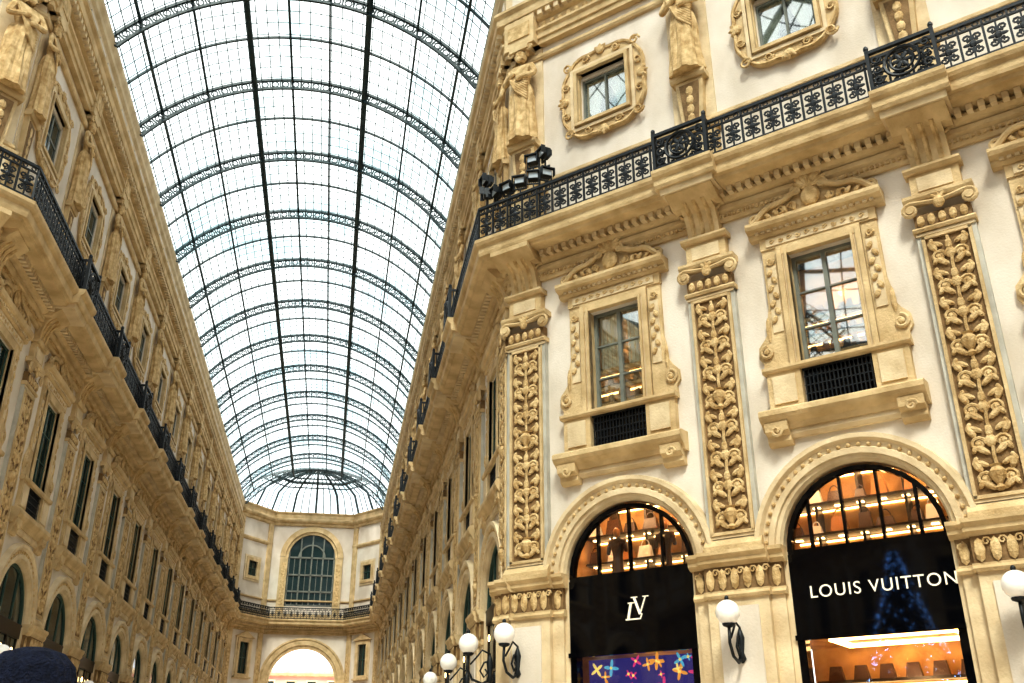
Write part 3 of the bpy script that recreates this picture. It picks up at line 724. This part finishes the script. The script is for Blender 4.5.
for i,x in enumerate(SX[:2]):
    e=empty('shop_front')
    place('frame',shopfront(i),'shop',x,e); place('shop_interior',room(i),'shop',x,e)
    lamp('shop',x-1,-1.0,8.3,95,e); lamp('shop',x+1,-1.0,8.3,95,e); lamp('shop',x,-1.5,3.6,65 if i else 15,e)
    w=WCOL[i]
    place('sash',me_sash_h,'shop',x,w)
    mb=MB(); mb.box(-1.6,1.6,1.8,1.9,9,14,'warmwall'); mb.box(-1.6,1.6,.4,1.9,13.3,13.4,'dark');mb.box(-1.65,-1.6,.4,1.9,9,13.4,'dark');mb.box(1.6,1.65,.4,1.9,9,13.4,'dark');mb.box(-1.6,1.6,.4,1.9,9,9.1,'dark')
    for zz in (10.55,11.0,11.5): mb.box(-1.4,1.4,.8,1.1,zz,zz+.04,'bronze'); mb.box(-1.3,1.3,1.10,1.13,zz-.12,zz-.07,'warm')
    for zz in (10.59,11.04,11.54):
        for k in range(7):
            xx=-.72+.24*k+.05*(k%2); mb.frust((xx,.9),(.09,.05),(xx,.9),(.06,.03),zz,zz+.2+.05*(k%3),'bag2' if k%3 else 'bag')
    for k in range(7): mb.ell((-.6+.2*k,.6,10.22+.06*(k%3)),(.045,.045,.06),'warm',0,8,5)
    if i==0:
        for k in range(9):
            for sx in (-1,1): mb.tube([(sx*(.16+.06*k),.36+.04*(k%2),12.8),(sx*(.16+.06*k),.36+.04*(k%2),11.3)],.034,'curtain',5)
    place('room_behind_window',mb.mesh('room_behind_window'),'shop',x,w)
    lamp('shop',x,-1.3,12.2,40,w,.1)
    place('upper_sash',me_upg_h,'shop',x,WCOL[i+2])
place('shop_sign_lettering',text_mesh('LOUIS VUITTON',.35,.008,1.14),'shop',SX[1]+.2,None,.05,5.06)
mb=MB()
def stroke(x0,z0,x1,z1,w,y=-.06):
    d=Vector((x1-x0,z1-z0)).normalized();n_=Vector((-d.y,d.x))*w/2
    mb.ext([(x0-n_.x,z0-n_.y),(x1-n_.x,z1-n_.y),(x1+n_.x,z1+n_.y),(x0+n_.x,z0+n_.y)],y,y+.03,'letters')
stroke(-.15,.12,-.23,-.24,.05); stroke(-.29,-.24,.06,-.24,.03); stroke(.06,-.25,.11,-.13,.022); stroke(-.22,.12,-.08,.12,.022)
stroke(-.07,.24,.06,-.14,.05); stroke(.06,-.14,.21,.24,.024); stroke(-.14,.24,.01,.24,.02); stroke(.14,.24,.28,.24,.02)
place('shop_sign_monogram',mb.mesh('shop_sign_monogram'),'shop',SX[0]+.2,None,0,5.12,(1.05,1,1.0))

# ------------------------------------------------------------------ globe wall lamps
mb=MB()
mb.ell((0,-.85,4.7),(.25,.25,.25),'milk',0,20,14)
mb.lathe([(.05,0),(.12,.03),(.14,.07),(.1,.1)],(0,-.85,4.40),'iron',10)
mb.tube([(0,-.26,3.85),(0,-.5,3.75),(0,-.75,3.85),(0,-.88,4.1),(0,-.85,4.42)],.035,'iron',6,ref=(1,0,0))
mb.tube([(0,-.28,4.3),(0,-.45,4.25),(0,-.55,4.05),(0,-.45,3.9),(0,-.36,4.0),(0,-.42,4.1)],.026,'iron',5,ref=(1,0,0))
mb.tube([(0,-.28,4.45),(0,-.5,4.55),(0,-.62,4.4),(0,-.8,4.2)],.024,'iron',5,ref=(1,0,0))
mb.lathe([(.02,0),(.09,.08),(.05,.2),(.09,.5),(.05,.62),(.02,.7)],(0,-.3,3.75),'iron',8)
mb.ell((0,-.85,4.98),(.05,.05,.06),'iron',0,8,5)
me_lamp=mb.mesh('globe_lamp',True)
for x in (.05,5.65,11.05): place('globe_wall_lamp',me_lamp,'shop',x,None,.02)
for k in range(0,9):
    y=1.3 if k==0 else .25+B*k
    place('globe_wall_lamp',me_lamp,'right',-y,None,.06); place('globe_wall_lamp',me_lamp,'left',y,None,.0)

# ------------------------------------------------------------------ floodlight rig along the railing corner
FL=empty('floodlight_rig')
mb=MB()
mb.box(-.15,.15,-.10,.10,-.11,.11,'iron'); mb.box(-.13,.13,-.12,-.09,-.09,.09,'lens')
mb.box(-.18,.18,-.2,-.10,.10,.13,'iron')
for sx in (-1,1): mb.box(sx*.175-.015,sx*.175+.015,-.03,.03,-.22,.05,'iron'); mb.box(sx*.19-.01,sx*.19+.01,-.22,-.1,-.12,.12,'iron')
mb.box(-.19,.19,-.03,.03,-.24,-.21,'iron'); mb.box(-.02,.02,-.02,.02,-.6,-.22,'iron')
for k in range(5): mb.box(-.14+.06*k,-.125+.06*k,.10,.16,-.10,.10,'iron')
me_fl=mb.mesh('floodlight')
for x,z,yw in ((-.62,17.15,-1.0),(-.25,17.05,-.5),(.15,17.05,-.1),(.55,17.1,.3),(1.0,17.1,.5),(1.4,17.05,1.0),(1.0,17.65,.2),(1.4,17.75,-.5),(-.62,17.6,-.6)):
    o=place('floodlight',me_fl,'shop',x,FL,.85,z); o.rotation_euler[2]+=yw
mb=MB()
for x in (-.62,.2,1.2): mb.box(x-.025,x+.025,-.02,.02,0,2.2 if x!=.2 else 1.5,'iron')
mb.box(-.75,1.6,-.02,.02,1.15,1.2,'iron'); mb.box(.85,1.55,-.02,.02,1.75,1.8,'iron'); mb.tube([(-.6,0,1.2),(-.4,.02,.7),(0,0,.5),(.4,.02,.8),(1.2,0,.4)],.02,'iron',5)
place('floodlight_stand',mb.mesh('floodlight_stand'),'shop',0,FL,.85,15.5)

# ------------------------------------------------------------------ floor and building outside
mb=MB(); mb.add([(-140,-160,0),(140,-160,0),(140,160,0),(-140,160,0)],[(0,1,2,3)],'floor'); obj('floor',mb.mesh('floor'))
mb=MB()
mb.box(-20,20,0,8,0,15.6,'pink'); mb.mold([(0,15.2),(.5,15.3),(.7,15.6),(.7,15.9),(0,16.0)],-20,20,'pale'); mb.mold([(0,10.2),(.2,10.3),(.2,10.6),(0,10.7)],-20,20,'pale')
for k in range(-6,7):
    for z in (1,6.5,12.3): mb.box(k*3-.6,k*3+.6,-.06,0,z,z+2.2,'dglass'); mb.ring([(k*3-.8,z-.2),(k*3+.8,z-.2),(k*3+.8,z+2.4),(k*3-.8,z+2.4)],[(k*3-.6,z),(k*3+.6,z),(k*3+.6,z+2.2),(k*3-.6,z+2.2)],-.12,0,'pale')
obj('street_building',mb.mesh('street_building'),(0,128,0))

# ------------------------------------------------------------------ camera
CX,CY,CZ=2.743,-23.754,1.6
cam=bpy.data.cameras.new('cam');co=bpy.data.objects.new('camera',cam);scn.collection.objects.link(co)
cam.sensor_width=36;cam.lens=963.638/1024*36;cam.clip_end=500
th,ps=math.radians(24.404),math.radians(10.091)
co.location=(CX,CY,CZ);co.rotation_euler=(pi/2+th,0,-ps);scn.camera=co

# ------------------------------------------------------------------ person in knitted hat
def ray(u,v):
    a=(u-512)/963.638;b=(341.5-v)/963.638
    h=math.cos(th)-b*math.sin(th);z=math.sin(th)+b*math.cos(th)
    return Vector((a*math.cos(ps)+h*math.sin(ps),-a*math.sin(ps)+h*math.cos(ps),z))
d=ray(36,647);k=2.75/math.hypot(d.x,d.y);top=Vector((CX,CY,CZ))+d*k
H=top.z; mb=MB(); s=H/1.80
V=[(0,0,.95),(0,0,1.12),(0,0,1.34),(0,0,1.47),(0,.01,1.54),
 (-.19,0,1.42),(-.25,.02,1.16),(-.22,.12,.95),(.19,0,1.42),(.25,.02,1.16),(.22,.12,.95),
 (-.10,0,.88),(-.11,.02,.48),(-.11,-.02,.09),(-.11,.12,.05),(.10,0,.88),(.11,.02,.48),(.11,-.02,.09),(.11,.12,.05)]
mb.skin([(x*s,y*s,z*s) for x,y,z in V],[(0,1),(1,2),(2,3),(3,4),(2,5),(5,6),(6,7),(2,8),(8,9),(9,10),(0,11),(11,12),(12,13),(13,14),(0,15),(15,16),(16,17),(17,18)],
 [(.17,.13),(.17,.13),(.19,.13),(.08,.08),(.06,.06),.09,.065,.05,.09,.065,.05,.1,.075,.05,.04,.1,.075,.05,.04],'coat',2)
for sx in (-1,1):
    hx=sx*.22*s; mb.ell((hx,.14*s,.88*s),(.035,.02,.05),'skin')
    for f in range(4): mb.tube([(hx-.025+.017*f,.145*s,.85*s),(hx-.025+.017*f,.155*s,.80*s),(hx-.025+.017*f,.145*s,.77*s)],.008,'skin',5)
    mb.tube([(hx-sx*.035,.16*s,.88*s),(hx-sx*.05,.17*s,.84*s)],.009,'skin',5)
mb.ell((0,.02,1.62*s),(.078,.098,.118),'skin',0,16,12); mb.ell((0,.122,1.605*s),(.013,.02,.022),'skin'); mb.ell((0,.108,1.565*s),(.025,.01,.006),'magenta')
for sx in (-1,1): mb.ell((sx*.08,.01,1.62*s),(.012,.02,.03),'skin'); mb.ell((sx*.03,.11,1.635*s),(.012,.008,.007),'hair')
mb.ell((0,-.012,1.60*s),(.085,.095,.10),'hair',0,16,10)
mb.lathe([(.10,0),(.108,.02),(.104,.06),(.108,.07),(.110,.11),(.098,.155),(.07,.185),(.03,.198),(.0,.2)],(0,.005,H-.2),'wool',60,lambda a,z:.02*math.cos(30*a))
obj('pedestrian_in_knitted_hat',mb.mesh('pedestrian',True),(top.x,top.y,0),.3)

# ------------------------------------------------------------------ lights
w=bpy.data.worlds.new('overcast_sky');scn.world=w;w.use_nodes=True;nt=w.node_tree;nt.nodes.clear()
o=nt.nodes.new('ShaderNodeOutputWorld');bg=nt.nodes.new('ShaderNodeBackground')
tc=nt.nodes.new('ShaderNodeTexCoord');n=nt.nodes.new('ShaderNodeTexNoise');n.inputs['Scale'].default_value=3;n.inputs['Detail'].default_value=5
nt.links.new(tc.outputs['Generated'],n.inputs['Vector'])
r=nt.nodes.new('ShaderNodeValToRGB');r.color_ramp.elements[0].position=.35;r.color_ramp.elements[1].position=.6
r.color_ramp.elements[0].color=(.92,.97,1,1);r.color_ramp.elements[1].color=(1,.99,.97,1)
nt.links.new(n.outputs['Fac'],r.inputs[0]);nt.links.new(r.outputs[0],bg.inputs[0]);bg.inputs[1].default_value=1.8;nt.links.new(bg.outputs[0],o.inputs[0])
def sun(d,s,ang,c):
    l=bpy.data.lights.new('sun','SUN');l.energy=s;l.angle=math.radians(ang);l.color=c
    ob=bpy.data.objects.new('sun',l);scn.collection.objects.link(ob);ob.rotation_euler=Vector(d).to_track_quat('-Z','Y').to_euler()
sun((.18,.8,-1.0),4.8,14,(1,.945,.84))
scn.view_settings.view_transform='Standard'
scn.view_settings.exposure=.38
scn.view_settings.gamma=.84
print('faces',sum(len(m.polygons) for m in bpy.data.meshes))
